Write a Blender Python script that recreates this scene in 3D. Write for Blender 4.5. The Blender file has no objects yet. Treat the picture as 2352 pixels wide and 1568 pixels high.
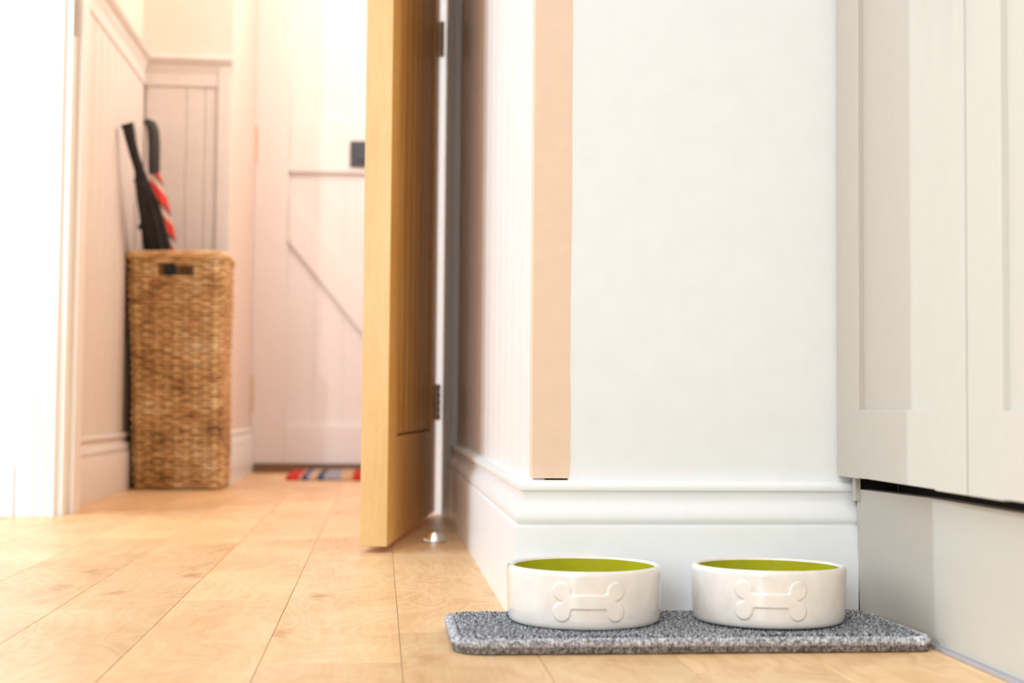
import bpy, math, random
from mathutils import Matrix, Vector
random.seed(7)
S = bpy.context.scene
COL = S.collection

# ------------------------------------------------------------------ camera
cam_d = bpy.data.cameras.new('camera')
cam_d.lens = 50.0
cam_d.sensor_width = 36.0
cam_d.clip_start = 0.05
cam_d.dof.use_dof = True
cam_d.dof.focus_distance = 1.62
cam_d.dof.aperture_fstop = 4.8
cam = bpy.data.objects.new('camera', cam_d)
COL.objects.link(cam)
# the direction of the floor boards (+Y) and of the level line (+X), seen from the camera
dY = Vector((-303.0, -147.0, 3267.0)).normalized()
dX = Vector((1.0, -0.0085, 0.0))
dX = (dX - dY * dX.dot(dY)).normalized()
dZ = dX.cross(dY) * -1.0                      # camera frame here is x right, y up, z forward (left-handed)
if dZ.y < 0: dZ = -dZ
M = Matrix(((dX.x, dY.x, dZ.x), (dX.y, dY.y, dZ.y), (-dX.z, -dY.z, -dZ.z)))   # world -> camera
R = M.transposed().to_4x4()
cam.matrix_world = Matrix.Translation((0, 0, 0.227)) @ R
S.camera = cam

# ------------------------------------------------------------------ world, lights, exposure
W = bpy.data.worlds.new('world')
S.world = W
W.use_nodes = True
W.node_tree.nodes['Background'].inputs[0].default_value = (1, 0.98, 0.95, 1)
W.node_tree.nodes['Background'].inputs[1].default_value = 0.4
S.view_settings.view_transform = 'Standard'
S.view_settings.look = 'None'
S.view_settings.gamma = 1.0
S.view_settings.use_curve_mapping = False
S.view_settings.exposure = 0.06

def area(name, loc, target, sx, sy, power, col=(1, 1, 1), spread=180):
    l = bpy.data.lights.new(name, 'AREA')
    l.shape = 'RECTANGLE'
    l.size = sx
    l.size_y = sy
    l.energy = power
    l.color = col
    l.spread = math.radians(spread)
    o = bpy.data.objects.new(name, l)
    COL.objects.link(o)
    o.location = loc
    d = Vector(target) - Vector(loc)
    o.rotation_euler = d.to_track_quat('-Z', 'Y').to_euler()
    return o

# daylight: wide window in the left wall, an added narrow opening nearer the camera, an added fill behind the camera
area('window_light', (-1.78, 1.75, 1.2), (0.0, 1.75, 0.9), 1.9, 1.7, 34, (0.71, 0.85, 1.0))
area('rear_fill_light', (-1.3, -2.35, 1.25), (0.1, 1.5, 0.7), 0.95, 2.0, 70, (0.73, 0.88, 1.0))  # added fill for the front wall, no doors behind it
def lamp(name, kind, loc, power, col, size):
    l = bpy.data.lights.new(name, kind)
    l.energy = power; l.color = col
    if kind != 'SUN': l.shadow_soft_size = size
    o = bpy.data.objects.new(name, l)
    COL.objects.link(o); o.location = loc
    return o
# low sun through a narrow opening added to cut its edge on the cabinet
o = lamp('sun', 'SUN', (-4.0, -2.7, 1.6), 1.25, (0.74, 0.94, 1.0), 0)
o.data.angle = math.radians(0.12)
o.rotation_euler = Vector((1.0, 0.925, -0.458)).to_track_quat('-Z', 'Y').to_euler()
# recessed ceiling lamps of the kitchen, and an added unseen spot that whitens the front door
for x, y in ((-0.45, 0.9), (0.05, 0.9), (-0.45, -0.5), (0.05, -0.5)):
    o = lamp('downlight', 'SPOT', (x, y, 2.36), 14, (1.0, 0.88, 0.74), 0.03)
    o.data.spot_size = math.radians(120); o.data.spot_blend = 0.6
o = lamp('front_door_fill_spot', 'SPOT', (-1.5, -0.9, 2.2), 170, (0.93, 0.97, 1.0), 0.03)
o.data.spot_size = math.radians(24); o.data.spot_blend = 0.4
o.rotation_euler = (Vector((0.0, 4.8, 0.75)) - o.location).to_track_quat('-Z', 'Y').to_euler()
# warm hall lamp
for y in (3.45, 4.0):
    lamp('hall_lamp', 'POINT', (0.27, y, 1.85), 12.5, (1.0, 0.88, 0.80), 0.12)

# ------------------------------------------------------------------ materials
def mat_new(name):
    m = bpy.data.materials.new(name)
    m.use_nodes = True
    nt = m.node_tree
    b = nt.nodes['Principled BSDF']
    return m, nt, b

def N(nt, kind, **kw):
    n = nt.nodes.new(kind)
    for k, v in kw.items():
        if k.startswith('i_'):
            n.inputs[k[2:].replace('_', ' ')].default_value = v
        else:
            setattr(n, k, v)
    return n

def ramp(nt, fac, stops, interp='LINEAR'):
    r = nt.nodes.new('ShaderNodeValToRGB')
    r.color_ramp.interpolation = interp
    e = r.color_ramp.elements
    while len(e) > 1: e.remove(e[-1])
    e[0].position = stops[0][0]; e[0].color = (*stops[0][1], 1)
    for p, c in stops[1:]:
        q = e.new(p); q.color = (*c, 1)
    nt.links.new(fac, r.inputs[0])
    return r

def paint(name, col, rough=0.5, var=0.03, bump=0.02, scale=40, spec=0.4):
    m, nt, b = mat_new(name)
    tc = N(nt, 'ShaderNodeTexCoord')
    n = N(nt, 'ShaderNodeTexNoise', i_Scale=scale, i_Detail=4.0)
    nt.links.new(tc.outputs['Object'], n.inputs['Vector'])
    lo = tuple(c * (1 - var) for c in col)
    hi = tuple(min(1, c * (1 + var)) for c in col)
    r = ramp(nt, n.outputs['Fac'], [(0.3, lo), (0.7, hi)])
    nt.links.new(r.outputs[0], b.inputs['Base Color'])
    b.inputs['Roughness'].default_value = rough
    b.inputs['Specular IOR Level'].default_value = spec
    if bump:
        n2 = N(nt, 'ShaderNodeTexNoise', i_Scale=scale * 6, i_Detail=3.0)
        nt.links.new(tc.outputs['Object'], n2.inputs['Vector'])
        bp = N(nt, 'ShaderNodeBump', i_Strength=bump, i_Distance=0.01)
        nt.links.new(n2.outputs['Fac'], bp.inputs['Height'])
        nt.links.new(bp.outputs[0], b.inputs['Normal'])
    return m

def wood(name, pale, mid, dark, axis='Y', rough=0.35, knots=0.0, spread=0.16, coat=0.0, rings=0.35):
    m, nt, b = mat_new(name)
    L = nt.links.new
    tc = N(nt, 'ShaderNodeTexCoord')
    oi = N(nt, 'ShaderNodeObjectInfo')
    off = N(nt, 'ShaderNodeVectorMath', operation='SCALE')
    off.inputs[0].default_value = (7.3, 11.7, 5.1)
    L(oi.outputs['Random'], off.inputs['Scale'])
    add = N(nt, 'ShaderNodeVectorMath', operation='ADD')
    L(tc.outputs['Object'], add.inputs[0]); L(off.outputs[0], add.inputs[1])
    def stretched(a, c):
        mp = N(nt, 'ShaderNodeMapping')
        mp.inputs['Scale'].default_value = {'Y': (c, a, c), 'Z': (c, c, a), 'X': (a, c, c)}[axis]
        L(add.outputs[0], mp.inputs['Vector'])
        return mp.outputs[0]
    # broad figure: distorted rings
    n0 = N(nt, 'ShaderNodeTexNoise', i_Scale=1.0, i_Detail=2.0, i_Distortion=0.8)
    L(stretched(5, 11), n0.inputs['Vector'])
    mul = N(nt, 'ShaderNodeMath', operation='MULTIPLY'); mul.inputs[1].default_value = 9.0
    L(n0.outputs['Fac'], mul.inputs[0])
    fr = N(nt, 'ShaderNodeMath', operation='PINGPONG'); fr.inputs[1].default_value = 0.5
    L(mul.outputs[0], fr.inputs[0])
    # fine fibre
    n1 = N(nt, 'ShaderNodeTexNoise', i_Scale=1.0, i_Detail=5.0, i_Roughness=0.65)
    L(stretched(14, 240), n1.inputs['Vector'])
    # slow blotches
    n2 = N(nt, 'ShaderNodeTexNoise', i_Scale=1.0, i_Detail=2.0)
    L(stretched(5, 9), n2.inputs['Vector'])
    s1 = N(nt, 'ShaderNodeMath', operation='MULTIPLY_ADD'); s1.inputs[1].default_value = rings; 
    L(fr.outputs[0], s1.inputs[0])
    s2 = N(nt, 'ShaderNodeMath', operation='MULTIPLY_ADD'); s2.inputs[1].default_value = 0.55
    L(n1.outputs['Fac'], s2.inputs[0])
    s3 = N(nt, 'ShaderNodeMath', operation='MULTIPLY_ADD'); s3.inputs[1].default_value = 0.75; s3.inputs[2].default_value = -0.28
    L(n2.outputs['Fac'], s3.inputs[0])
    L(s3.outputs[0], s2.inputs[2]); L(s2.outputs[0], s1.inputs[2])
    r = ramp(nt, s1.outputs[0], [(0.12, pale), (0.5, mid), (0.95, dark)])
    colout = r.outputs[0]
    if knots:
        v = N(nt, 'ShaderNodeTexVoronoi', i_Scale=1.0)
        L(stretched(3.2, 7.5), v.inputs['Vector'])
        nz = N(nt, 'ShaderNodeTexNoise', i_Scale=1.0, i_Detail=3.0)
        L(stretched(40, 60), nz.inputs['Vector'])
        a = N(nt, 'ShaderNodeMath', operation='MULTIPLY_ADD'); a.inputs[1].default_value = 0.22
        L(nz.outputs['Fac'], a.inputs[0]); L(v.outputs['Distance'], a.inputs[2])
        kr = ramp(nt, a.outputs[0], [(0.13, (knots,) * 3), (0.24, (0, 0, 0))])
        mx = N(nt, 'ShaderNodeMixRGB', blend_type='MULTIPLY')
        mx.inputs['Color2'].default_value = (0.62, 0.40, 0.26, 1)
        L(kr.outputs[0], mx.inputs['Fac']); L(colout, mx.inputs['Color1'])
        colout = mx.outputs[0]
    # board to board difference
    hs = N(nt, 'ShaderNodeHueSaturation')
    vv = N(nt, 'ShaderNodeMapRange'); vv.inputs['To Min'].default_value = 1 - spread; vv.inputs['To Max'].default_value = 1 + spread * 0.6
    L(oi.outputs['Random'], vv.inputs['Value']); L(vv.outputs[0], hs.inputs['Value'])
    L(colout, hs.inputs['Color'])
    L(hs.outputs[0], b.inputs['Base Color'])
    b.inputs['Roughness'].default_value = rough
    b.inputs['Specular IOR Level'].default_value = 0.45
    b.inputs['Coat Weight'].default_value = coat
    b.inputs['Coat Roughness'].default_value = 0.25
    bp = N(nt, 'ShaderNodeBump', i_Strength=0.06, i_Distance=0.002)
    L(n1.outputs['Fac'], bp.inputs['Height']); L(bp.outputs[0], b.inputs['Normal'])
    return m

def plain(name, col, rough=0.4, metal=0.0, coat=0.0, spec=0.5):
    m, nt, b = mat_new(name)
    tc = N(nt, 'ShaderNodeTexCoord')
    n = N(nt, 'ShaderNodeTexNoise', i_Scale=60.0, i_Detail=3.0)
    nt.links.new(tc.outputs['Object'], n.inputs['Vector'])
    r = ramp(nt, n.outputs['Fac'], [(0.3, tuple(c * 0.94 for c in col)), (0.7, tuple(min(1, c * 1.05) for c in col))])
    nt.links.new(r.outputs[0], b.inputs['Base Color'])
    b.inputs['Roughness'].default_value = rough
    b.inputs['Metallic'].default_value = metal
    b.inputs['Coat Weight'].default_value = coat
    b.inputs['Coat Roughness'].default_value = 0.08
    b.inputs['Specular IOR Level'].default_value = spec
    return m

M_wall = paint('white_wall_paint', (0.86, 0.86, 0.845), 0.75, 0.015, 0.03, 30)
M_gloss = paint('white_gloss_paint', (0.90, 0.895, 0.895), 0.32, 0.01, 0.015, 60)
M_ceil = paint('ceiling_paint', (0.85, 0.84, 0.82), 0.9, 0.01, 0.0)
M_peach = paint('peach_board', (0.84, 0.615, 0.455), 0.6, 0.02, 0.02, 60)
M_hallup = paint('peach_wall_paint', (0.85, 0.73, 0.645), 0.8, 0.015, 0.02, 25)
M_panel = paint('panelling_paint', (0.80, 0.74, 0.695), 0.5, 0.02, 0.02, 40)
M_sidepanel = paint('pale_panelling_paint', (0.86, 0.80, 0.77), 0.45, 0.02, 0.02, 40)
M_fdoor = paint('front_door_paint', (0.84, 0.785, 0.76), 0.45, 0.015, 0.02, 40)
M_floor = wood('floor_board', (0.93, 0.67, 0.40), (0.84, 0.53, 0.265), (0.58, 0.31, 0.12), 'Y', 0.38, 0.85, 0.15, 0.05, 0.42)
M_sub = plain('dark_joint', (0.42, 0.22, 0.10), 0.9)
M_oak = wood('oak_door', (0.90, 0.51, 0.12), (0.82, 0.375, 0.055), (0.54, 0.20, 0.022), 'Z', 0.38, 0.0, 0.06, 0.1, 0.15)
M_lit_edge = wood('oak_lit_edge', (0.82, 0.56, 0.255), (0.74, 0.455, 0.175), (0.56, 0.31, 0.1), 'Z', 0.4, 0.0, 0.05, 0.0, 0.12)  # same oak made paler: direct light on the door edge put into the colour
M_cab = paint('stone_cabinet_paint', (0.57, 0.52, 0.45), 0.42, 0.012, 0.01, 60)
M_gap_shade = plain('plinth_gap_shade', (0.02, 0.015, 0.01), 0.9)
M_glaze = plain('white_glaze', (0.88, 0.82, 0.755), 0.12, 0, 0.6)
M_green = plain('green_glaze', (0.44, 0.42, 0.018), 0.12, 0, 0.5)
M_clay = plain('unglazed_foot', (0.55, 0.5, 0.43), 0.7)
M_steel = plain('hinge_steel', (0.42, 0.38, 0.34), 0.35, 0.9)
M_chrome = plain('polished_steel', (0.90, 0.90, 0.91), 0.26, 1.0)
M_brass = plain('dull_brass', (0.72, 0.54, 0.38), 0.5, 0.3)
M_black = plain('black_cloth', (0.012, 0.012, 0.014), 0.7)
M_grip = plain('dark_grip', (0.035, 0.030, 0.032), 0.5)
M_plate = plain('dark_plate', (0.03, 0.034, 0.045), 0.4)
M_sill = wood('dark_sill', (0.30, 0.17, 0.09), (0.2, 0.105, 0.05), (0.12, 0.06, 0.03), 'X', 0.5)
M_seal = plain('grey_seal', (0.42, 0.40, 0.44), 0.5)

def red_stripe():
    m, nt, b = mat_new('red_striped_cloth')
    tc = N(nt, 'ShaderNodeTexCoord')
    sp = N(nt, 'ShaderNodeSeparateXYZ')
    nt.links.new(tc.outputs['Object'], sp.inputs[0])
    a = N(nt, 'ShaderNodeMath', operation='MULTIPLY_ADD'); a.inputs[1].default_value = 1.1
    nt.links.new(sp.outputs['X'], a.inputs[0]); nt.links.new(sp.outputs['Z'], a.inputs[2])
    s = N(nt, 'ShaderNodeMath', operation='MULTIPLY'); s.inputs[1].default_value = 17.0
    nt.links.new(a.outputs[0], s.inputs[0])
    f = N(nt, 'ShaderNodeMath', operation='FRACT'); nt.links.new(s.outputs[0], f.inputs[0])
    r = ramp(nt, f.outputs[0], [(0, (0.75, 0.045, 0.03)), (0.55, (0.72, 0.55, 0.48)), (0.85, (0.05, 0.04, 0.04))], 'CONSTANT')
    nt.links.new(r.outputs[0], b.inputs['Base Color'])
    b.inputs['Roughness'].default_value = 0.7
    return m
M_red = red_stripe()

def doormat_mat():
    m, nt, b = mat_new('striped_doormat')
    tc = N(nt, 'ShaderNodeTexCoord')
    sp = N(nt, 'ShaderNodeSeparateXYZ')
    nt.links.new(tc.outputs['Object'], sp.inputs[0])
    mr = N(nt, 'ShaderNodeMapRange'); mr.inputs['From Min'].default_value = 0.0; mr.inputs['From Max'].default_value = 0.24
    nt.links.new(sp.outputs['X'], mr.inputs['Value'])
    f = N(nt, 'ShaderNodeMath', operation='FRACT'); nt.links.new(mr.outputs[0], f.inputs[0])
    red, pink, navy, lil, bei, gb = (0.55, 0.02, 0.008), (0.62, 0.30, 0.22), (0.055, 0.07, 0.14), (0.42, 0.38, 0.45), (0.62, 0.40, 0.24), (0.33, 0.34, 0.40)
    r = ramp(nt, f.outputs[0], [(0, red), (0.165, pink), (0.20, navy), (0.27, lil), (0.315, bei), (0.39, navy), (0.475, gb), (0.68, bei), (0.83, red)], 'CONSTANT')
    n = N(nt, 'ShaderNodeTexNoise', i_Scale=300.0)
    nt.links.new(tc.outputs['Object'], n.inputs['Vector'])
    bp = N(nt, 'ShaderNodeBump', i_Strength=0.4, i_Distance=0.004)
    nt.links.new(n.outputs['Fac'], bp.inputs['Height']); nt.links.new(bp.outputs[0], b.inputs['Normal'])
    nt.links.new(r.outputs[0], b.inputs['Base Color'])
    b.inputs['Roughness'].default_value = 0.9
    return m
M_doormat = doormat_mat()

def carpet(name, stops, scale=300.0):
    m, nt, b = mat_new(name)
    tc = N(nt, 'ShaderNodeTexCoord')
    n = N(nt, 'ShaderNodeTexNoise', i_Scale=scale, i_Detail=2.0, i_Roughness=0.7)
    nt.links.new(tc.outputs['Object'], n.inputs['Vector'])
    r = ramp(nt, n.outputs['Fac'], stops)
    nt.links.new(r.outputs[0], b.inputs['Base Color'])
    b.inputs['Roughness'].default_value = 0.95
    b.inputs['Specular IOR Level'].default_value = 0.1
    return m
M_pile = carpet('grey_pile', [(0.36, (0.06, 0.06, 0.065)), (0.5, (0.25, 0.25, 0.265)), (0.62, (0.58, 0.58, 0.61))])
M_edge = carpet('grey_edging', [(0.34, (0.17, 0.165, 0.17)), (0.5, (0.42, 0.415, 0.435)), (0.64, (0.72, 0.71, 0.74))], 300.0)

M_back_shade = carpet('shaded_brown_backing', [(0.34, (0.07, 0.055, 0.045)), (0.5, (0.17, 0.14, 0.12)), (0.66, (0.36, 0.32, 0.30))], 350.0)  # backing coloured dark brown to carry the shade below the edge roll
def wicker():
    m, nt, b = mat_new('woven_rattan')
    L = nt.links.new
    tc = N(nt, 'ShaderNodeTexCoord')
    mp = N(nt, 'ShaderNodeMapping'); mp.inputs['Scale'].default_value = (24, 24, 70)
    L(tc.outputs['Object'], mp.inputs['Vector'])
    n = N(nt, 'ShaderNodeTexNoise', i_Scale=1.0, i_Detail=3.0)
    L(mp.outputs[0], n.inputs['Vector'])
    n2 = N(nt, 'ShaderNodeTexNoise', i_Scale=9.0, i_Detail=2.0)
    L(tc.outputs['Object'], n2.inputs['Vector'])
    a = N(nt, 'ShaderNodeMath', operation='MULTIPLY_ADD'); a.inputs[1].default_value = 0.6
    s = N(nt, 'ShaderNodeMath', operation='MULTIPLY'); s.inputs[1].default_value = 0.5
    L(n2.outputs['Fac'], s.inputs[0]); L(n.outputs['Fac'], a.inputs[0]); L(s.outputs[0], a.inputs[2])
    r = ramp(nt, a.outputs[0], [(0.36, (0.20, 0.09, 0.03)), (0.48, (0.50, 0.27, 0.10)), (0.60, (0.74, 0.46, 0.20)), (0.72, (0.84, 0.66, 0.42))])
    L(r.outputs[0], b.inputs['Base Color'])
    b.inputs['Roughness'].default_value = 0.55
    return m
M_wick = wicker()
M_wick_shade = plain('weave_gap_shade', (0.17, 0.085, 0.035), 0.7)

# ------------------------------------------------------------------ mesh helpers
class MB:
    def __init__(s): s.v = []; s.f = []
    def add(s, vs, fs):
        k = len(s.v)
        s.v += [tuple(p) for p in vs]
        s.f += [tuple(i + k for i in f) for f in fs]
    def box(s, x0, x1, y0, y1, z0, z1):
        s.add([(x0, y0, z0), (x1, y0, z0), (x1, y1, z0), (x0, y1, z0), (x0, y0, z1), (x1, y0, z1), (x1, y1, z1), (x0, y1, z1)],
              [(0, 3, 2, 1), (4, 5, 6, 7), (0, 1, 5, 4), (1, 2, 6, 5), (2, 3, 7, 6), (3, 0, 4, 7)])
    def prism(s, outline, z0, z1):                     # outline ccw in xy
        n = len(outline)
        s.add([(x, y, z0) for x, y in outline] + [(x, y, z1) for x, y in outline],
              [tuple(range(n - 1, -1, -1)), tuple(range(n, 2 * n))] + [(i, (i + 1) % n, n + (i + 1) % n, n + i) for i in range(n)])
    def lathe(s, prof, seg=64, c=(0, 0, 0), a0=0.0):
        vs = []; fs = []; n = len(prof)
        for i in range(seg):
            t = 2 * math.pi * i / seg + a0
            vs += [(c[0] + r * math.cos(t), c[1] + r * math.sin(t), c[2] + z) for r, z in prof]
        for i in range(seg):
            j = (i + 1) % seg
            fs += [(i * n + k, j * n + k, j * n + k + 1, i * n + k + 1) for k in range(n - 1)]
        s.add(vs, fs)
    def tube(s, pts, rad, seg=10, closed=False, ripple=(0, 0), flat=1.0, up=(0, 0, 1)):
        pts = [Vector(p) for p in pts]; n = len(pts)
        vs = []; fs = []
        prev = None
        for i, p in enumerate(pts):
            a = pts[(i - 1) % n] if (closed or i) else p
            b = pts[(i + 1) % n] if (closed or i < n - 1) else p
            t = (b - a).normalized()
            u = Vector(up) if prev is None else prev
            u = (u - t * u.dot(t))
            if u.length < 1e-4: u = Vector((1, 0, 0)) - t * t.x
            u.normalize(); w = t.cross(u); prev = u
            r = rad[i] if isinstance(rad, (list, tuple)) else rad
            for k in range(seg):
                th = 2 * math.pi * k / seg
                rr = r * (1 + ripple[1] * math.cos(ripple[0] * th))
                vs.append(p + u * (rr * math.cos(th)) + w * (rr * flat * math.sin(th)))
        m = n if closed else n - 1
        for i in range(m):
            j = (i + 1) % n
            fs += [(i * seg + k, i * seg + (k + 1) % seg, j * seg + (k + 1) % seg, j * seg + k) for k in range(seg)]
        if not closed:
            fs.append(tuple(range(seg - 1, -1, -1)))
            fs.append(tuple((n - 1) * seg + k for k in range(seg)))
        s.add(vs, fs)
    def build(s, name, mat, parent=None, smooth=False, bevel=0.0, bseg=2, sharp=40):
        me = bpy.data.meshes.new(name)
        me.from_pydata(s.v, [], s.f)
        me.materials.append(mat)
        me.validate()
        o = bpy.data.objects.new(name, me)
        COL.objects.link(o)
        if parent: o.parent = parent
        if smooth:
            me.polygons.foreach_set('use_smooth', [True] * len(me.polygons))
            if sharp < 180:
                me.set_sharp_from_angle(angle=math.radians(sharp))
        if bevel:
            b = o.modifiers.new('bevel', 'BEVEL'); b.width = bevel; b.segments = bseg; b.limit_method = 'ANGLE'
            b.angle_limit = math.radians(40)
        return o

def box(name, mat, x0, x1, y0, y1, z0, z1, parent=None, bevel=0.0, bseg=2):
    m = MB(); m.box(x0, x1, y0, y1, z0, z1)
    return m.build(name, mat, parent, bevel=bevel, bseg=bseg)
def struct(o): o['kind'] = 'structure'; return o
def tag(o, label, cat, group=None):
    o['label'] = label; o['category'] = cat
    if group: o['group'] = group
    return o
def thing(name, label, cat, loc=(0, 0, 0), rz=0.0, group=None):
    o = bpy.data.objects.new(name, None); COL.objects.link(o)
    o.empty_display_size = 0.05
    o.location = loc; o.rotation_euler = (0, 0, rz)
    return tag(o, label, cat, group)

# ------------------------------------------------------------------ floor with its boards
floor = struct(box('floor', M_sub, -1.95, 1.3, -2.6, 5.2, -0.10, -0.006))
BW = 0.1249
fixed = {0: [1.276, 2.18, 2.86], -1: [1.386, 1.685, 1.983, 2.44, 3.1], -2: [2.385, 3.2], -3: [1.40, 2.45], -4: [2.11, 2.9], 1: [1.443, 2.18], 2: [1.62]}
gap = 0.0005
for k in range(-14, 6):
    x1 = 0.0220 + BW * k
    x0 = x1 - BW
    cuts = list(fixed.get(k, [1.1 + random.uniform(0, .7)]))
    y = cuts[0]
    while y > 0.25:
        y -= random.uniform(0.35, 0.95); cuts.insert(0, max(y, 0.1))
    y = cuts[-1]
    while y < 4.86:
        y += random.uniform(0.35, 0.9); cuts.append(min(y, 4.9))
    if 4.9 - cuts[-2] < 0.15: cuts.pop(-2)
    for a, b in zip(cuts[:-1], cuts[1:]):
        if b - a < 0.02: continue
        m = MB()
        e = 0.0005
        X0, X1, Y0, Y1 = x0 + gap / 2, x1 - gap / 2, a + gap / 2, b - gap / 2
        m.add([(X0, Y0, -.006), (X1, Y0, -.006), (X1, Y1, -.006), (X0, Y1, -.006),
               (X0, Y0, -e), (X1, Y0, -e), (X1, Y1, -e), (X0, Y1, -e),
               (X0 + e, Y0 + e, 0), (X1 - e, Y0 + e, 0), (X1 - e, Y1 - e, 0), (X0 + e, Y1 - e, 0)],
              [(0, 1, 5, 4), (1, 2, 6, 5), (2, 3, 7, 6), (3, 0, 4, 7), (4, 5, 9, 8), (5, 6, 10, 9), (6, 7, 11, 10), (7, 4, 8, 11), (8, 9, 10, 11)])
        m.build('floor_board', M_floor, floor)

# ------------------------------------------------------------------ walls and ceiling
struct(box('ceiling', M_ceil, -1.95, 1.3, -2.6, 5.2, 2.4, 2.5))
struct(box('wall_rear', M_wall, -1.95, 1.3, -2.6, -2.45, 0, 2.4))
m = MB()                                              # left wall with its wide window and the added narrow sun opening
m.box(-1.95, -1.80, 2.75, 3.085, 0, 2.4); m.box(-1.95, -1.80, -0.825, 0.75, 0, 2.4); m.box(-1.95, -1.80, -2.45, -1.4, 0, 2.4)
m.box(-1.95, -1.80, 0.75, 2.75, 0, 0.3); m.box(-1.95, -1.80, 0.75, 2.75, 2.05, 2.4)
m.box(-1.95, -1.80, -1.4, -0.825, 0, 0.45); m.box(-1.95, -1.80, -1.4, -0.825, 2.1, 2.4)
struct(m.build('wall_left', M_wall))
struct(box('wall_right', M_wall, 1.1, 1.3, -2.45, 1.6, 0, 2.4))
wf = struct(box('wall_front', M_wall, 0.1995, 1.1, 1.503, 1.60, 0, 2.4))
ws = struct(box('wall_side', M_sidepanel, 0.1755, 0.26, 1.56, 2.955, 0, 2.4))

def groove_board(name, mat, axis, a, b, z0, z1, face, depth, parent, out, vg=0.004):
    """one tongue-and-groove board; runs from a to b along axis, front face at 'face', facing out (+1/-1)"""
    back = face - out * depth
    ol = [(a, back), (b, back), (b, face - out * vg), (b - vg, face), (a + vg, face), (a, face - out * vg)]
    if axis == 'Y':
        pts = [(v, u) for u, v in ol]
    else:
        pts = ol
    ar = sum(pts[i][0] * pts[(i + 1) % 6][1] - pts[(i + 1) % 6][0] * pts[i][1] for i in range(6))
    if ar < 0: pts = pts[::-1]
    m = MB(); m.prism(pts, z0, z1)
    return m.build(name, mat, parent)

y = 1.506                                              # boards on the side wall behind the open door
while y < 2.94:
    b = min(y + 0.096, 2.955)
    groove_board('panel_board', M_sidepanel, 'Y', y, b - 0.0006, 0.13, 2.399, 0.1615, 0.0135, ws, -1, 0.0022)
    y = b

# corner board, peach, with the ragged paint line of the wall beside it
m = MB()
ys = 40
vs = []
for i in range(ys + 1):
    z = 0.1515 + (2.39 - 0.1515) * (i / ys) ** 2.2
    j = 0.2012 + random.uniform(-0.0006, 0.0006)
    vs += [(0.1610, 1.5025, z), (j, 1.5025, z), (j, 1.53, z), (0.1610, 1.53, z)]
fs = [(0, 3, 2, 1), tuple(4 * ys + k for k in (0, 1, 2, 3))]
for i in range(ys):
    for k in range(4):
        a, b = 4 * i + k, 4 * i + (k + 1) % 4
        fs.append((a, b, b + 4, a + 4))
m.add(vs, fs)
struct(m.build('trim_1', M_peach))

# wall with the doorway
wd = MB()
wd.box(-1.8, -0.667, 2.955, 3.085, 0, 2.4)
wd.box(-0.667, 0.159, 2.955, 3.085, 2.03, 2.4)
wd.box(0.161, 0.5, 2.955, 3.085, 0, 2.4)
struct(wd.build('wall_doorway', M_wall))
# hall
wl = struct(box('wall_hall_left', M_hallup, -0.80, -0.688, 3.085, 4.20, 0, 2.4))
wb = struct(box('wall_hall_back', M_hallup, -0.80, -0.433, 4.097, 4.95, 0, 2.4))
struct(box('wall_hall_right', M_hallup, 0.46, 0.56, 3.085, 4.95, 0, 2.4))
m = MB(); m.box(-0.433, 0.46, 4.91, 5.0, 2.05, 2.4); m.box(0.40, 0.46, 4.91, 5.0, 0, 2.05); m.box(-0.5, 0.5, 5.0, 5.05, 0, 2.4)
struct(m.build('wall_hall_end', M_hallup))

# panelling of the hall: boards, rails, stiles
y = 3.205
while y < 4.07:
    b = min(y + 0.088, 4.085)
    groove_board('panel_board', M_panel, 'Y', y, b - 0.0006, 0.13, 1.13, -0.678, 0.010, wl, 1, 0.006)
    y = b
box('panel_stile', M_panel, -0.688, -0.674, 3.085, 3.204, 0.13, 1.145, wl, 0.002)
box('panel_rail', M_panel, -0.688, -0.674, 3.205, 4.085, 1.13, 1.165, wl, 0.002)
x = -0.676
for w in (0.115, 0.053, 0.035):
    groove_board('panel_board', M_panel, 'X', x, x + w - 0.0006, 0.13, 1.13, 4.087, 0.010, wb, -1, 0.003)
    x += w
box('panel_rail', M_panel, -0.676, -0.473, 4.081, 4.097, 1.13, 1.165, wb, 0.002)
box('panel_stile', M_panel, -0.4725, -0.433, 4.077, 4.097, 0.0, 1.220, wb, 0.003)

def sweep(name, prof, path, normals, mat, kind=True):
    """profile (offset from wall, z) along a path of wall points; normals are the mitred offset directions"""
    m = MB(); n = len(prof); vs = []
    for p, q in zip(path, normals):
        vs += [(p[0] + q[0] * o, p[1] + q[1] * o, z) for o, z in prof]
    fs = []
    for i in range(len(path) - 1):
        fs += [(i * n + k, i * n + (k + 1) % n, (i + 1) * n + (k + 1) % n, (i + 1) * n + k) for k in range(n)]
    fs.append(tuple(range(n))); fs.append(tuple((len(path) - 1) * n + k for k in range(n))[::-1])
    m.add(vs, fs)
    o = m.build(name, mat, None, smooth=True, sharp=32)
    import bmesh
    bm = bmesh.new(); bm.from_mesh(o.data); bmesh.ops.recalc_face_normals(bm, faces=bm.faces); bm.to_mesh(o.data); bm.free()
    return struct(o) if kind else o

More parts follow.
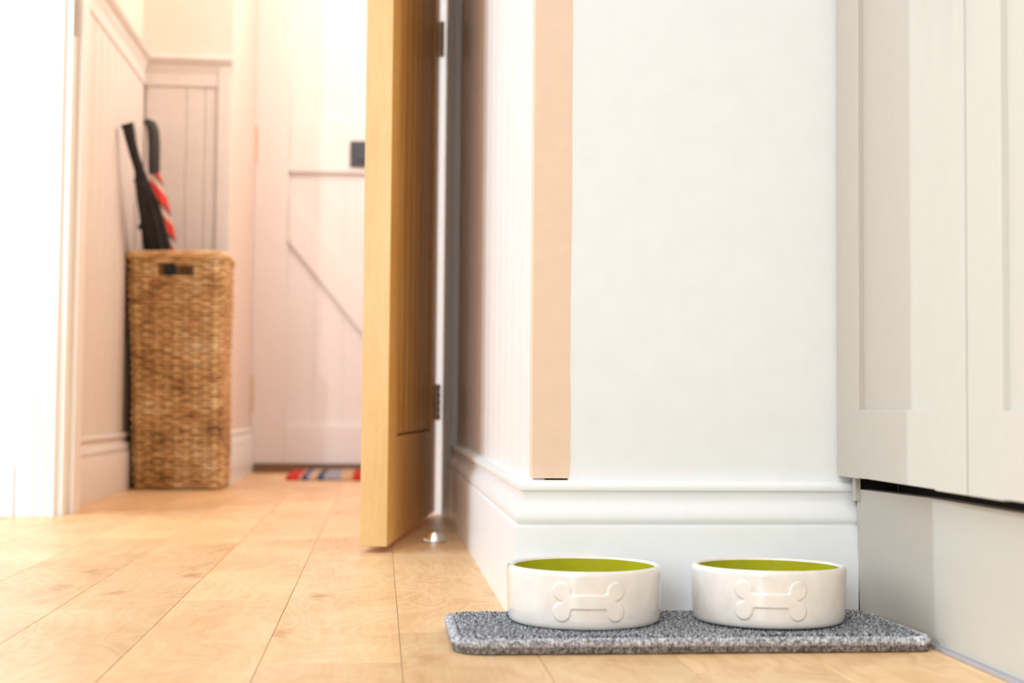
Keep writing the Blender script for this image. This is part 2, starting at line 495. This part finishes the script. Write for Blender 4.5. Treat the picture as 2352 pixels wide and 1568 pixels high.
SK = [(0, 0), (.0200, 0), (.0200, .1000), (.0192, .1022), (.0165, .1032), (.0160, .1042), (.0180, .1062), (.0188, .1085), (.0187, .1120),
      (.0176, .1160), (.0155, .1205), (.0128, .1250), (.0106, .1300), (.0100, .1345), (.0106, .1380), (.0128, .1388), (.0140, .1400),
      (.0143, .1425), (.0136, .1455), (.0112, .1480), (.0070, .1492), (0, .1498)]
sweep('baseboard_front', SK, [(0.1615, 1.503), (0.5095, 1.503)], [(-1, -1), (0, -1)], M_gloss)
sweep('baseboard_side', SK, [(0.1615, 1.503), (0.1615, 2.940)], [(-1, -1), (-1, 0)], M_gloss)
sweep('baseboard_left', SK, [(-1.8, 2.955), (-0.7285, 2.955)], [(0, -1), (0, -1)], M_gloss)
sweep('baseboard_hall', SK, [(-0.688, 3.095), (-0.688, 4.097), (-0.4725, 4.097)], [(1.5, 0), (1.5, -1), (0, -1)], M_panel)
sweep('baseboard_porch', SK, [(-0.433, 4.077), (-0.433, 4.848)], [(0.6, 0), (0.6, 0)], M_gloss)
# dado rails of the hall
DA = [(0, 1.158), (.010, 1.160), (.014, 1.170), (.018, 1.180), (.020, 1.190), (.030, 1.198), (.034, 1.208), (.030, 1.216), (0, 1.220)]
sweep('trim_2', DA, [(-0.688, 3.095), (-0.688, 4.097), (-0.433, 4.097)], [(1, 0), (1, -1), (0, -1)], M_panel)

# door lining and architraves of the doorway
AR = [(0.000, 0), (0.000, .010), (.003, .012), (.014, .0128), (.018, .0150), (.036, .0162), (.041, .0185), (.062, .0195), (.066, .0175), (.075, .0175), (.078, .015), (.078, 0)]
m = MB()                                               # left architrave: profile across x, 18 mm proud of the wall
pts = [(-0.650 - u, 2.955 - v) for u, v in AR]
m.prism(pts if sum(pts[i][0] * pts[(i + 1) % len(pts)][1] - pts[(i + 1) % len(pts)][0] * pts[i][1] for i in range(len(pts))) > 0 else pts[::-1], 0, 2.08)
struct(m.build('trim_3', M_gloss))
m = MB(); m.box(-0.667, -0.637, 2.955, 3.085, 0, 2.03); m.box(-0.637, -0.625, 3.003, 3.065, 0, 2.01)
jl = struct(m.build('trim_4', M_gloss))
box('strike_plate', M_steel, -0.6375, -0.6355, 2.962, 2.990, 0.985, 1.065, jl)
m = MB(); m.prism([(0.1315, 2.937), (0.1405, 2.934), (0.1480, 2.938), (0.1600, 2.938), (0.1600, 2.955), (0.1315, 2.955)], 0, 2.08)
struct(m.build('trim_5', M_gloss))
m = MB(); m.box(0.1295, 0.1608, 2.9555, 3.085, 0, 2.03); m.box(0.1175, 0.1295, 3.010, 3.065, 0, 2.01)
jr = struct(m.build('trim_6', M_gloss))

# ------------------------------------------------------------------ oak door, standing open
door = bpy.data.objects.new('door_1', None); COL.objects.link(door)
door.location = (0.1155, 2.953, 0); door.rotation_euler = (0, 0, math.atan2(-0.9907, -0.1365))
struct(door)
T = 0.042
box('door_stile', M_oak, 0.645, 0.7465, -T, 0, 0.010, 1.97, door, 0.0006)
box('lit_edge_strip', M_lit_edge, 0.7467, 0.7505, -T, 0, 0.010, 1.97, door, 0.001)  # added strip holding the paler, lit tone of the edge
box('door_stile', M_oak, 0.0, 0.095, -T, 0, 0.010, 1.97, door, 0.0012)
box('door_rail', M_oak, 0.095, 0.645, -T + .0005, -.0005, 0.010, 0.177, door, 0.0012)
box('door_rail', M_oak, 0.095, 0.645, -T + .0005, -.0005, 1.86, 1.97, door, 0.0012)
box('panel_core', M_oak, 0.09, 0.66, -T + 0.012, -0.012, 0.17, 1.865, door)
nb = 7
for i in range(nb):
    a = 0.095 + (0.645 - 0.095) * i / nb; b = 0.095 + (0.645 - 0.095) * (i + 1) / nb
    m = MB(); g = 0.004; f0, f1 = -0.0035, -T + 0.0035
    m.prism([(a + .0003, f1 + g), (a + g, f1), (b - g, f1), (b - .0003, f1 + g), (b - .0003, f0 - g), (b - g, f0), (a + g, f0), (a + .0003, f0 - g)], 0.1815, 1.858)
    m.build('door_board', M_oak, door)
for z in (0.235, 0.997, 1.75):
    h = MB()
    h.box(-0.0015, 0.0, -0.034, -0.001, z - 0.0375, z + 0.0375)      # leaf on the door edge
    h.box(-0.0145, -0.013, -0.030, 0.004, z - 0.0375, z + 0.0375)    # leaf on the lining
    ho = h.build('hinge', M_steel, door)
    for q in range(5):
        kn = MB()
        kn.lathe([(0.0, -.0069), (.0048, -.0069), (.0052, -.0062), (.0052, .0062), (.0048, .0069), (0.0, .0069)], 14, (-0.0072, 0.0035, z - 0.030 + 0.015 * q))
        kn.build('hinge_knuckle', M_steel, ho, smooth=True)

# ------------------------------------------------------------------ white front door at the end of the hall
fd = bpy.data.objects.new('door_2', None); COL.objects.link(fd); fd.location = (-0.433, 4.85, 0); struct(fd)
def fbox(name, x0, x1, z0, z1, y0=0.0, y1=0.05, mt=None, bev=0.003):
    return box(name, mt or M_fdoor, x0, x1, y0, y1, z0, z1, fd, bev)
fbox('door_stile', -0.0005, 0.1136, 0.028, 2.04); fbox('door_stile', 0.70, 0.82, 0.028, 2.04)
fbox('door_rail', 0.1138, 0.70, 0.028, 0.156); fbox('door_rail', 0.1138, 0.70, 1.018, 1.197); fbox('door_rail', 0.1138, 0.70, 1.92, 2.04)
for i in range(6):
    a = 0.108 + 0.592 * i / 6; b = 0.108 + 0.592 * (i + 1) / 6
    m = MB(); m.prism([(a, 0.024), (a + .002, 0.022), (b - .002, 0.022), (b, 0.024), (b, 0.046), (a, 0.046)], 0.15, 1.93)
    m.build('door_board', M_fdoor, fd)
m = MB()                                               # slanting brace
pa, pb = Vector((0.112, 0, 0.925)), Vector((0.695, 0, 0.165))
d = (pb - pa).normalized(); nrm = Vector((d.z, 0, -d.x)) * 0.11
q = [pa, pb, pb + nrm, pa + nrm]
q = [(0.115, 0.929), (0.698, 0.220), (0.698, 0.158), (0.628, 0.158), (0.115, 0.782)]
m.add([(x, 0.006, z) for x, z in q] + [(x, 0.03, z) for x, z in q], [(0, 4, 3, 2, 1)[::-1][::-1], (5, 6, 7, 8, 9)] + [(i, (i + 1) % 5, 5 + (i + 1) % 5, 5 + i) for i in range(5)])
br = m.build('door_brace', M_fdoor, fd, bevel=0.002)
for z in (0.261, 1.106):
    hm = MB(); hm.lathe([(0, -.062), (.006, -.062), (.007, -.055), (.0055, -.05), (.0055, .05), (.007, .055), (.006, .062), (0, .062)], 12, (0.002, -0.004, z))
    hm.box(0.002, 0.009, -0.003, -0.0005, z - .05, z + .05)
    hm.build('hinge', M_brass, fd, smooth=True)
lp = fbox('letter_plate', 0.321, 0.50, 1.038, 1.127, -0.012, 0.001, M_plate, 0.004)
box('letter_flap', M_plate, 0.338, 0.483, -0.016, -0.0122, 1.058, 1.107, lp, 0.002)
m = MB(); m.box(-0.003, 0.84, -0.045, 0.03, 0.0, 0.014); m.box(-0.003, 0.84, -0.02, 0.03, 0.014, 0.026)
sl = m.build('door_sill', M_sill, fd)

# ------------------------------------------------------------------ kitchen cabinets along the right side
def cabinet(name, label, y0, y1, hinge_far):
    """base unit between y0 (near) and y1 (far); front face of its shaker door at x = 0.483"""
    c = thing(name, label, 'cabinet', (0.514, y0, 0.15), 0, 'stone painted base cabinets')
    w = y1 - y0
    m = MB(); m.box(0.0, 0.545, 0.0, w, 0.012, 0.72)
    m.build('carcass', M_cab, c)
    d = MB(); d.box(-0.016, -0.004, 0.05, w - 0.05, 0.06, 0.66)
    dr = d.build('door', M_cab, c)
    X0, X1 = -0.022, -0.002
    zb, zt = 0.0055, 0.715
    s1, s2 = 0.070, 0.069
    e = 0.0013
    box('door_stile', M_cab, X0, X1, 0.0018, s1, zb, zt, dr, 0.0009)
    box('door_stile', M_cab, X0, X1, w - s2, w - 0.0018, zb, zt, dr, 0.0009)
    box('door_rail', M_cab, X0, X1, s1 + .0002, w - s2 - .0002, zb + .0012, 0.077, dr, 0.0007)
    box('door_rail', M_cab, X0, X1, s1 + .0002, w - s2 - .0002, zt - 0.074, zt, dr, 0.0007)
    hy = 0.020 if hinge_far else w - 0.020
    hm = MB()
    hm.tube([(-0.058, hy, 0.462), (-0.058, hy, 0.64)], 0.0055, 14, up=(1, 0, 0))
    hm.tube([(-0.022, hy, 0.481), (-0.058, hy, 0.481)], 0.0045, 12)
    hm.tube([(-0.022, hy, 0.62), (-0.058, hy, 0.62)], 0.0045, 12)
    hm.build('handle', M_chrome, dr, smooth=True)
    return c
cabinet('base_cabinet', 'stone painted shaker base cabinet against the white wall behind the bowls', 1.1594, 1.5010, True)
cabinet('base_cabinet', 'stone painted shaker base cabinet cut off by the right edge of the photo', 0.5594, 1.1594, False)

pl = thing('plinth', 'stone painted plinth board recessed below the cabinets at floor level', 'plinth', (0.5335, 1.335, 0))
m = MB()                                               # straight board, then the angled end against the skirting; leans a little
pth = [(0.0, -1.36), (0.0, 0.0), (-0.0228, 0.1478)]
vs = []
for x, yy in pth:
    vs += [(x, yy, 0.001), (x - 0.004, yy, 0.1425), (x + 0.012, yy, 0.1425), (x + 0.016, yy, 0.001)]
fs = [(0, 1, 2, 3), (11, 10, 9, 8)]
for i in range(2):
    for k in range(4):
        fs.append((4 * i + k, 4 * i + 4 + k, 4 * i + 4 + (k + 1) % 4, 4 * i + (k + 1) % 4))
m.add(vs, fs)
m.build('plinth_board', M_cab, pl, bevel=0.0006)
m = MB(); m.box(-0.006, 0.0, -1.36, 0.0, 0.0005, 0.004)
m.build('seal_strip', M_seal, pl)
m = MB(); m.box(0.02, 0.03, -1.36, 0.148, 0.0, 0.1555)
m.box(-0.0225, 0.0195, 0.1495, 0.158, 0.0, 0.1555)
m.build('gap_shade_sheet', M_gap_shade, pl)  # near-black sheets added to paint the shade in the gap above the plinth
m = MB(); m.box(-0.0310, -0.0245, 0.1385, 0.1475, 0.130, 0.1555)
m.build('filler_strip', M_cab, pl, bevel=0.001)

# ------------------------------------------------------------------ bowls
def bone_sdf(u, v):
    d = max(abs(u) - 0.026, abs(v) - 0.0078)
    for sx in (-1, 1):
        for sy in (-1, 1):
            c = math.hypot(u - sx * 0.0262, v - sy * 0.0098) - 0.0096
            k = 0.0035
            hh = max(k - abs(d - c), 0.0) / k
            d = min(d, c) - hh * hh * k * 0.25
    return d
RT, RB, BH = 0.0767, 0.0752, 0.0555
def bowl_radius(z): return RB + (RT - RB) * z / BH
def make_bowl(label, loc, face, tilt):
    t = thing('dog_bowl', label, 'bowl', loc, 0.0, 'dog bowls on the mat')
    t.rotation_euler = (tilt, 0, face)
    m = MB()
    m.lathe([(0.0, .0040), (.062, .0040), (.0645, .0008), (.0665, 0.0), (.0700, 0.0), (.0724, .0008), (.0740, .0025), (.0748, .0052), (.0753, .010), (bowl_radius(.025), .025),
             (bowl_radius(.040), .040), (RT - .0001, BH - .006), (RT - .0004, BH - .003), (RT - .0014, BH - .001), (RT - .0030, BH - .0002), (RT - .0048, BH - .0003), (RT - .0060, BH - .0013), (RT - .0066, BH - .0027)], 128)
    m.build('bowl_body', M_glaze, t, smooth=True, sharp=60)
    m = MB()
    m.lathe([(RT - .0066, BH - .0027), (RT - .0068, .047), (RT - .0074, .036), (RT - .0086, .022), (.0650, .014), (.0590, .0095), (.0500, .0075), (.025, .0070), (0.0, .0070)], 128)
    m.build('bowl_inside', M_green, t, smooth=True, sharp=60)
    # raised bone on the front (-y)
    nu, nv = 190, 110
    U, V, zc = 0.0415, 0.0235, 0.0270
    idx = {}; mm = MB()
    def vert(i, j):
        if (i, j) not in idx:
            u = -U + 2 * U * i / nu; v = -V + 2 * V * j / nv
            s = max(0.0, min(1.0, (0.0007 - bone_sdf(u, v)) / 0.0030)); s = s * s * (3 - 2 * s)
            z = zc + v
            r = bowl_radius(z) - 0.0004 + 0.0019 * s
            th = -math.pi / 2 + u / RT
            idx[(i, j)] = len(mm.v); mm.v.append((r * math.cos(th), r * math.sin(th), z))
        return idx[(i, j)]
    for i in range(nu):
        for j in range(nv):
            u = -U + 2 * U * (i + .5) / nu; v = -V + 2 * V * (j + .5) / nv
            if bone_sdf(u, v) < 0.0009:
                mm.f.append((vert(i, j), vert(i + 1, j), vert(i + 1, j + 1), vert(i, j + 1)))
    mm.build('bone_relief', M_glaze, t, smooth=True, sharp=180)
    return t
MT = 0.0165
make_bowl('white dog bowl with raised bone and green inside, at the mat\'s left end', (0.2036, 1.4080, MT + 0.0004), math.radians(-4.5), 0.0)
make_bowl('white dog bowl with raised bone and green inside, next to the cabinet plinth', (0.3885, 1.4015, MT + 0.0004), math.radians(-13.5), math.radians(-0.9))

# ------------------------------------------------------------------ grey mat
mat = thing('carpet_mat', 'grey carpet mat with whipped light edge lying under both bowls', 'mat', (0.2950, 1.3925, 0), 0.0)
HX, HY = 0.2260, 0.0885
def rrect(hx, hy, d, n=10):
    """outline inset by d; the corner radii differ (back right, back left, front left, front right)"""
    pts = []
    for (sx, sy, a0), r in zip(((1, 1, 0), (-1, 1, 90), (-1, -1, 180), (1, -1, 270)), (.022, .022, .030, .012)):
        r = max(r - d, 0.004)
        cx, cy = sx * (hx - d - r), sy * (hy - d - r)
        for i in range(n + 1):
            a = math.radians(a0 + 90 * i / n)
            pts.append(warp(cx + r * math.cos(a), cy + r * math.sin(a)))
    return pts
def warp(x, y):
    return (x - 0.008 * (x > 0) * (x / HX) * (y + HY) / (2 * HY), y)
def inside(x, y, d):
    for (sx, sy), r in zip(((1, 1), (-1, 1), (-1, -1), (1, -1)), (.022, .022, .030, .012)):
        if x * sx >= 0 and y * sy >= 0:
            qx, qy = max(abs(x) - (HX - r), 0), max(abs(y) - (HY - r), 0)
            return math.hypot(qx, qy) <= r - d if r > d + .003 else (abs(x) < HX - d and abs(y) < HY - d)
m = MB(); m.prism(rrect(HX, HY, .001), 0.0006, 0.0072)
m.build('mat_backing', M_back_shade, mat, bevel=0.0012)
m = MB(); m.prism(rrect(HX, HY, .006), 0.0070, 0.0112)
m.build('mat_base', M_edge, mat)
# whipped edging: a roll with one ridge per stitch
ol = rrect(HX, HY, 0.0040)
dense = []
for i in range(len(ol)):
    a, b = Vector(ol[i]), Vector(ol[(i + 1) % len(ol)])
    n = max(1, int((b - a).length / 0.0008))
    for k in range(n): dense.append(a + (b - a) * k / n)
m = MB()
m.tube([(p.x, p.y, 0.0103) for p in dense], [0.0046 + 0.0005 * math.cos(2 * math.pi * i / 4) + random.uniform(-.0004, .0004) for i in range(len(dense))], 12, closed=True)
m.build('whipped_edge', M_edge, mat, smooth=True, sharp=180)
# pile: short leaning tufts
m = MB()
rng = random.Random(3)
sp = 0.0021
ix = int(2 * HX / sp); iy = int(2 * HY / sp)
for i in range(ix):
    for j in range(iy):
        x = -HX + (i + rng.random()) * sp; y = -HY + (j + rng.random()) * sp
        if not inside(x, y, 0.0098) or abs(x) > HX - 0.0098 or abs(y) > HY - 0.0098: continue
        x, y = warp(x, y)
        h = MT - 0.0108 + rng.uniform(-0.0008, 0.0007)
        r = rng.uniform(0.0011, 0.0016)
        a = rng.random() * 6.28
        lx, ly = rng.uniform(-.0012, .0012), rng.uniform(-.0012, .0012)
        vs = []
        for zz, rr, f in ((0.0, r, 0.0), (h * 0.65, r * 1.15, 0.6), (h, r * 0.55, 1.0)):
            for k in range(4):
                t = a + k * math.pi / 2
                vs.append((x + rr * math.cos(t) + lx * f, y + rr * math.sin(t) + ly * f, 0.0108 + zz))
        fs = [(k, (k + 1) % 4, 4 + (k + 1) % 4, 4 + k) for k in range(4)] + [(4 + k, 4 + (k + 1) % 4, 8 + (k + 1) % 4, 8 + k) for k in range(4)] + [(8, 9, 10, 11)]
        m.add(vs, fs)
po = m.build('pile', M_pile, mat, smooth=True, sharp=180)
po['kind'] = 'stuff'

# ------------------------------------------------------------------ floor door stop
ds = thing('door_stop', 'small polished dome door stop on the floor behind the oak door', 'door stop', (0.0930, 2.392, 0))
m = MB(); m.lathe([(0.0, 0.0215), (.005, .0212), (.010, .0195), (.014, .0165), (.0168, .012), (.0180, .007), (.0184, .003), (.0184, 0.0)], 32)
m.build('dome', M_chrome, ds, smooth=True)
m = MB(); m.lathe([(0.0186, 0.0), (.0210, 0.0), (.0210, .0008), (.0203, .0014), (.0186, .0016)], 32)
m.build('base_plate', M_steel, ds, smooth=True)

# ------------------------------------------------------------------ tall wicker basket in the hall corner
BX, BY = -0.5440, 3.943
bk = thing('wicker_basket', 'tall brown woven rattan basket holding umbrellas in the hall corner', 'basket', (BX, BY, 0))
HZ = 0.630
def half(z):
    f = z / HZ
    return 0.1110 + 0.0120 * f + 0.002 * math.sin(f * 9.0), 0.1180 + 0.004 * f
def basket_pt(s, z, off):
    p = basket_flat(s, z, off)
    return (p[0] + 0.013 * (1 - z / HZ), p[1], p[2])
def basket_flat(s, z, off):
    """point at parameter s (0..1, starting at the middle of the front side) on the rounded-square section"""
    hx, hy = half(z); r = 0.022
    ed = [('l', hx - r), ('a', 1), ('l', 2 * (hy - r)), ('a', 2), ('l', 2 * (hx - r)), ('a', 3), ('l', 2 * (hy - r)), ('a', 0), ('l', hx - r)]
    tot = 2 * (hx + hx + hy + hy - 4 * r) + 2 * math.pi * r
    d = (s % 1.0) * tot
    pos = Vector((0, -hy)); dr = Vector((1, 0))
    q = math.pi * r / 2
    for k, L in ed:
        if k == 'l':
            if d <= L:
                p = pos + dr * d; n = Vector((dr.y, -dr.x)); return (p.x + n.x * off, p.y + n.y * off, z)
            pos = pos + dr * L; d -= L
        else:
            n = Vector((dr.y, -dr.x)); c = pos - n * r
            if d <= q:
                a = d / r
                nn = n * math.cos(a) + dr * math.sin(a); p = c + nn * r
                return (p.x + nn.x * off, p.y + nn.y * off, z)
            nn = dr.copy(); dr = -n; pos = c + nn * r; d -= q
    return (pos.x, pos.y, z)
NS = 36
rows = 60
rng = random.Random(11)
weave = MB()
SEG = NS * 4
for rw in range(rows):
    z = 0.012 + (HZ - 0.030) * rw / (rows - 1)
    ph = rw % 2
    hole = 0.570 < z < 0.601
    th = rng.uniform(0.0035, 0.0043)
    ext = rng.uniform(-0.0006, 0.0012)
    pts = []
    wob = [rng.uniform(-1, 1) for _ in range(8)]
    for i in range(SEG):
        s = i / SEG
        off = 0.0042 * math.cos(math.pi * (s * NS + ph)) + ext
        zz = z + 0.0016 * sum(wob[k] * math.sin(2 * math.pi * (s * (k + 1) + wob[(k + 3) % 8])) for k in range(4)) * 0.5
        pts.append((s, zz, off))
    def P(t): return basket_pt(t[0], t[1], t[2])
    if hole:
        run = [t for t in pts if 0.048 < t[0] < 0.956]
        weave.tube([P(t) for t in run], th, 6, flat=0.6)
    else:
        weave.tube([P(t) for t in pts], th, 6, closed=True, flat=0.6)
wo = weave.build('weave', M_wick, bk, smooth=True, sharp=180); wo['kind'] = 'stuff'
inn = MB()
for i in range(72):
    a, b = (i - 0.5) / 72, (i + 0.5) / 72
    for z0, z1 in ((0.008, 0.567), (0.567, 0.604), (0.604, 0.617)):
        if z0 > 0.5 and z1 < 0.61 and (i < 4 or i > 69): continue
        inn.add([basket_pt(a, z0, -0.0045), basket_pt(b, z0, -0.0045), basket_pt(b, z1, -0.0045), basket_pt(a, z1, -0.0045),
                 basket_pt(a, z0, -0.0060), basket_pt(b, z0, -0.0060), basket_pt(b, z1, -0.0060), basket_pt(a, z1, -0.0060)], [(0, 1, 2, 3), (7, 6, 5, 4)])
io = inn.build('gap_shade_layer', M_wick_shade, bk); io['kind'] = 'stuff'  # dark shell added behind the strands, paints the shade in the weave gaps
st = MB()
for i in range(NS):
    s = i / NS
    zt = 0.615
    n = 8
    st.tube([basket_pt(s, 0.004 + (zt - 0.004) * k / n, -0.0005) for k in range(n + 1) if not (i in (0, 1, NS - 1) and k == n)], 0.0032, 6, up=(1, 0, 0))
so = st.build('stakes', M_wick, bk, smooth=True, sharp=180); so['kind'] = 'stuff'
rim = MB()
for tw in range(3):
    pts = []
    for i in range(180):
        a = 2 * math.pi * (i / 180 * 30 + tw / 3)
        pts.append(basket_pt(i / 180, 0.621 + 0.0055 * math.sin(a) + 0.004 * math.sin(2 * math.pi * i / 180 + 0.6), 0.0055 * math.cos(a)))
    rim.tube(pts, 0.0058, 6, closed=True)
rim.build('rim', M_wick, bk, smooth=True, sharp=180)
m = MB()
for q in range(2):
    m.tube([basket_pt(s / 40 * 0.104 - 0.052, 0.6035 - 0.0 * q, 0.004 - 0.008 * q) for s in range(41)], 0.0045, 6)
m.build('handle_wrap', M_wick, bk, smooth=True, sharp=180)
m = MB(); hx, hy = half(0.01); m.box(-hx + .019, hx + .007, -hy + .006, hy - .006, 0.003, 0.010)
m.build('basket_base', M_wick, bk)

# ------------------------------------------------------------------ umbrellas standing in the basket
ua = thing('umbrella', 'furled black umbrella with flared black handle leaning to the left in the basket', 'umbrella', (-0.568, 3.905, 0.015), 0, 'umbrellas in the basket')
def loc_pts(o, pts): return [(x - o.location.x, y - o.location.y, z - o.location.z) for x, y, z in pts]
m = MB()
m.tube(loc_pts(ua, [(-0.6536, 3.68, 0.9405), (-0.6497, 3.684, 0.9277), (-0.6456, 3.695, 0.9007), (-0.6388, 3.71, 0.8698), (-0.6319, 3.725, 0.8432), (-0.627, 3.745, 0.8194)]),
       [0.0165, 0.0150, 0.0128, 0.0124, 0.0124, 0.0126], 16, up=(0, 1, 0))
m.build('handle', M_black, ua, smooth=True)
m = MB()
m.tube(loc_pts(ua, [(-0.6280, 3.740, 0.826), (-0.6242, 3.750, 0.802), (-0.6184, 3.78, 0.7701), (-0.6127, 3.805, 0.7393), (-0.608, 3.845, 0.6982), (-0.6034, 3.88, 0.6557), (-0.5880, 3.884, 0.59), (-0.584, 3.894, 0.42), (-0.573, 3.90, 0.20), (-0.569, 3.905, 0.07)]),
       [0.0130, 0.0165, 0.0225, 0.0265, 0.0305, 0.0335, 0.036, 0.030, 0.020, 0.008], 48, ripple=(8, 0.10))
m.build('canopy', M_black, ua, smooth=True)
m = MB()
m.tube(loc_pts(ua, [(-0.569, 3.905, 0.09), (-0.568, 3.905, 0.016)]), [0.004, 0.003], 10); m.build('ferrule', M_steel, ua, smooth=True)
m = MB()                                               # wrap-round band with its loose end
m.tube(loc_pts(ua, [(-0.6420, 3.745, 0.804), (-0.6370, 3.731, 0.800), (-0.6240, 3.726, 0.796), (-0.6090, 3.740, 0.786), (-0.5970, 3.755, 0.772), (-0.5890, 3.770, 0.756), (-0.585, 3.78, 0.738)]), 0.0035, 8)
m.build('tie_strap', M_black, ua, smooth=True)
m = MB()
m.tube(loc_pts(ua, [(-0.6375, 3.832, 0.703), (-0.6430, 3.830, 0.695), (-0.6395, 3.832, 0.687)]), 0.004, 8)
m.build('strap_end', M_black, ua, smooth=True)

ub = thing('umbrella', 'furled red striped umbrella with dark curved handle, upright at the back of the basket', 'umbrella', (-0.554, 4.005, 0.015), 0, 'umbrellas in the basket')
m = MB()
m.tube(loc_pts(ub, [(-0.6529, 3.96, 0.9915), (-0.6459, 3.96, 0.9965), (-0.6376, 3.96, 0.9925), (-0.6314, 3.96, 0.9772), (-0.6283, 3.96, 0.941), (-0.6275, 3.96, 0.8988), (-0.6269, 3.96, 0.8687), (-0.6267, 3.96, 0.8540)]),
       [0.0125, 0.0150, 0.0160, 0.0165, 0.0165, 0.0165, 0.0160, 0.0135], 16, up=(0, 1, 0))
m.build('handle', M_grip, ub, smooth=True)
m = MB()
m.tube(loc_pts(ub, [(-0.6262, 3.96, 0.860), (-0.6191, 3.962, 0.8267), (-0.610, 3.965, 0.7848), (-0.5997, 3.968, 0.7369), (-0.5892, 3.972, 0.683), (-0.592, 3.985, 0.5), (-0.566, 3.995, 0.25), (-0.556, 4.005, 0.08)]),
       [0.0125, 0.0165, 0.0185, 0.0195, 0.020, 0.021, 0.016, 0.007], 48, ripple=(8, 0.10))
m.build('canopy', M_red, ub, smooth=True)
m = MB(); m.tube(loc_pts(ub, [(-0.556, 4.005, 0.09), (-0.554, 4.005, 0.016)]), [0.004, 0.003], 10); m.build('ferrule', M_steel, ub, smooth=True)

# ------------------------------------------------------------------ striped doormat at the front door
dm = box('doormat', M_doormat, 0.0, 0.56, 0.0, 0.44, 0.0, 0.014, None, 0.004)
dm.location = (-0.280, 4.33, 0.0005)
tag(dm, 'red, navy and beige striped doormat lying before the white front door', 'doormat')
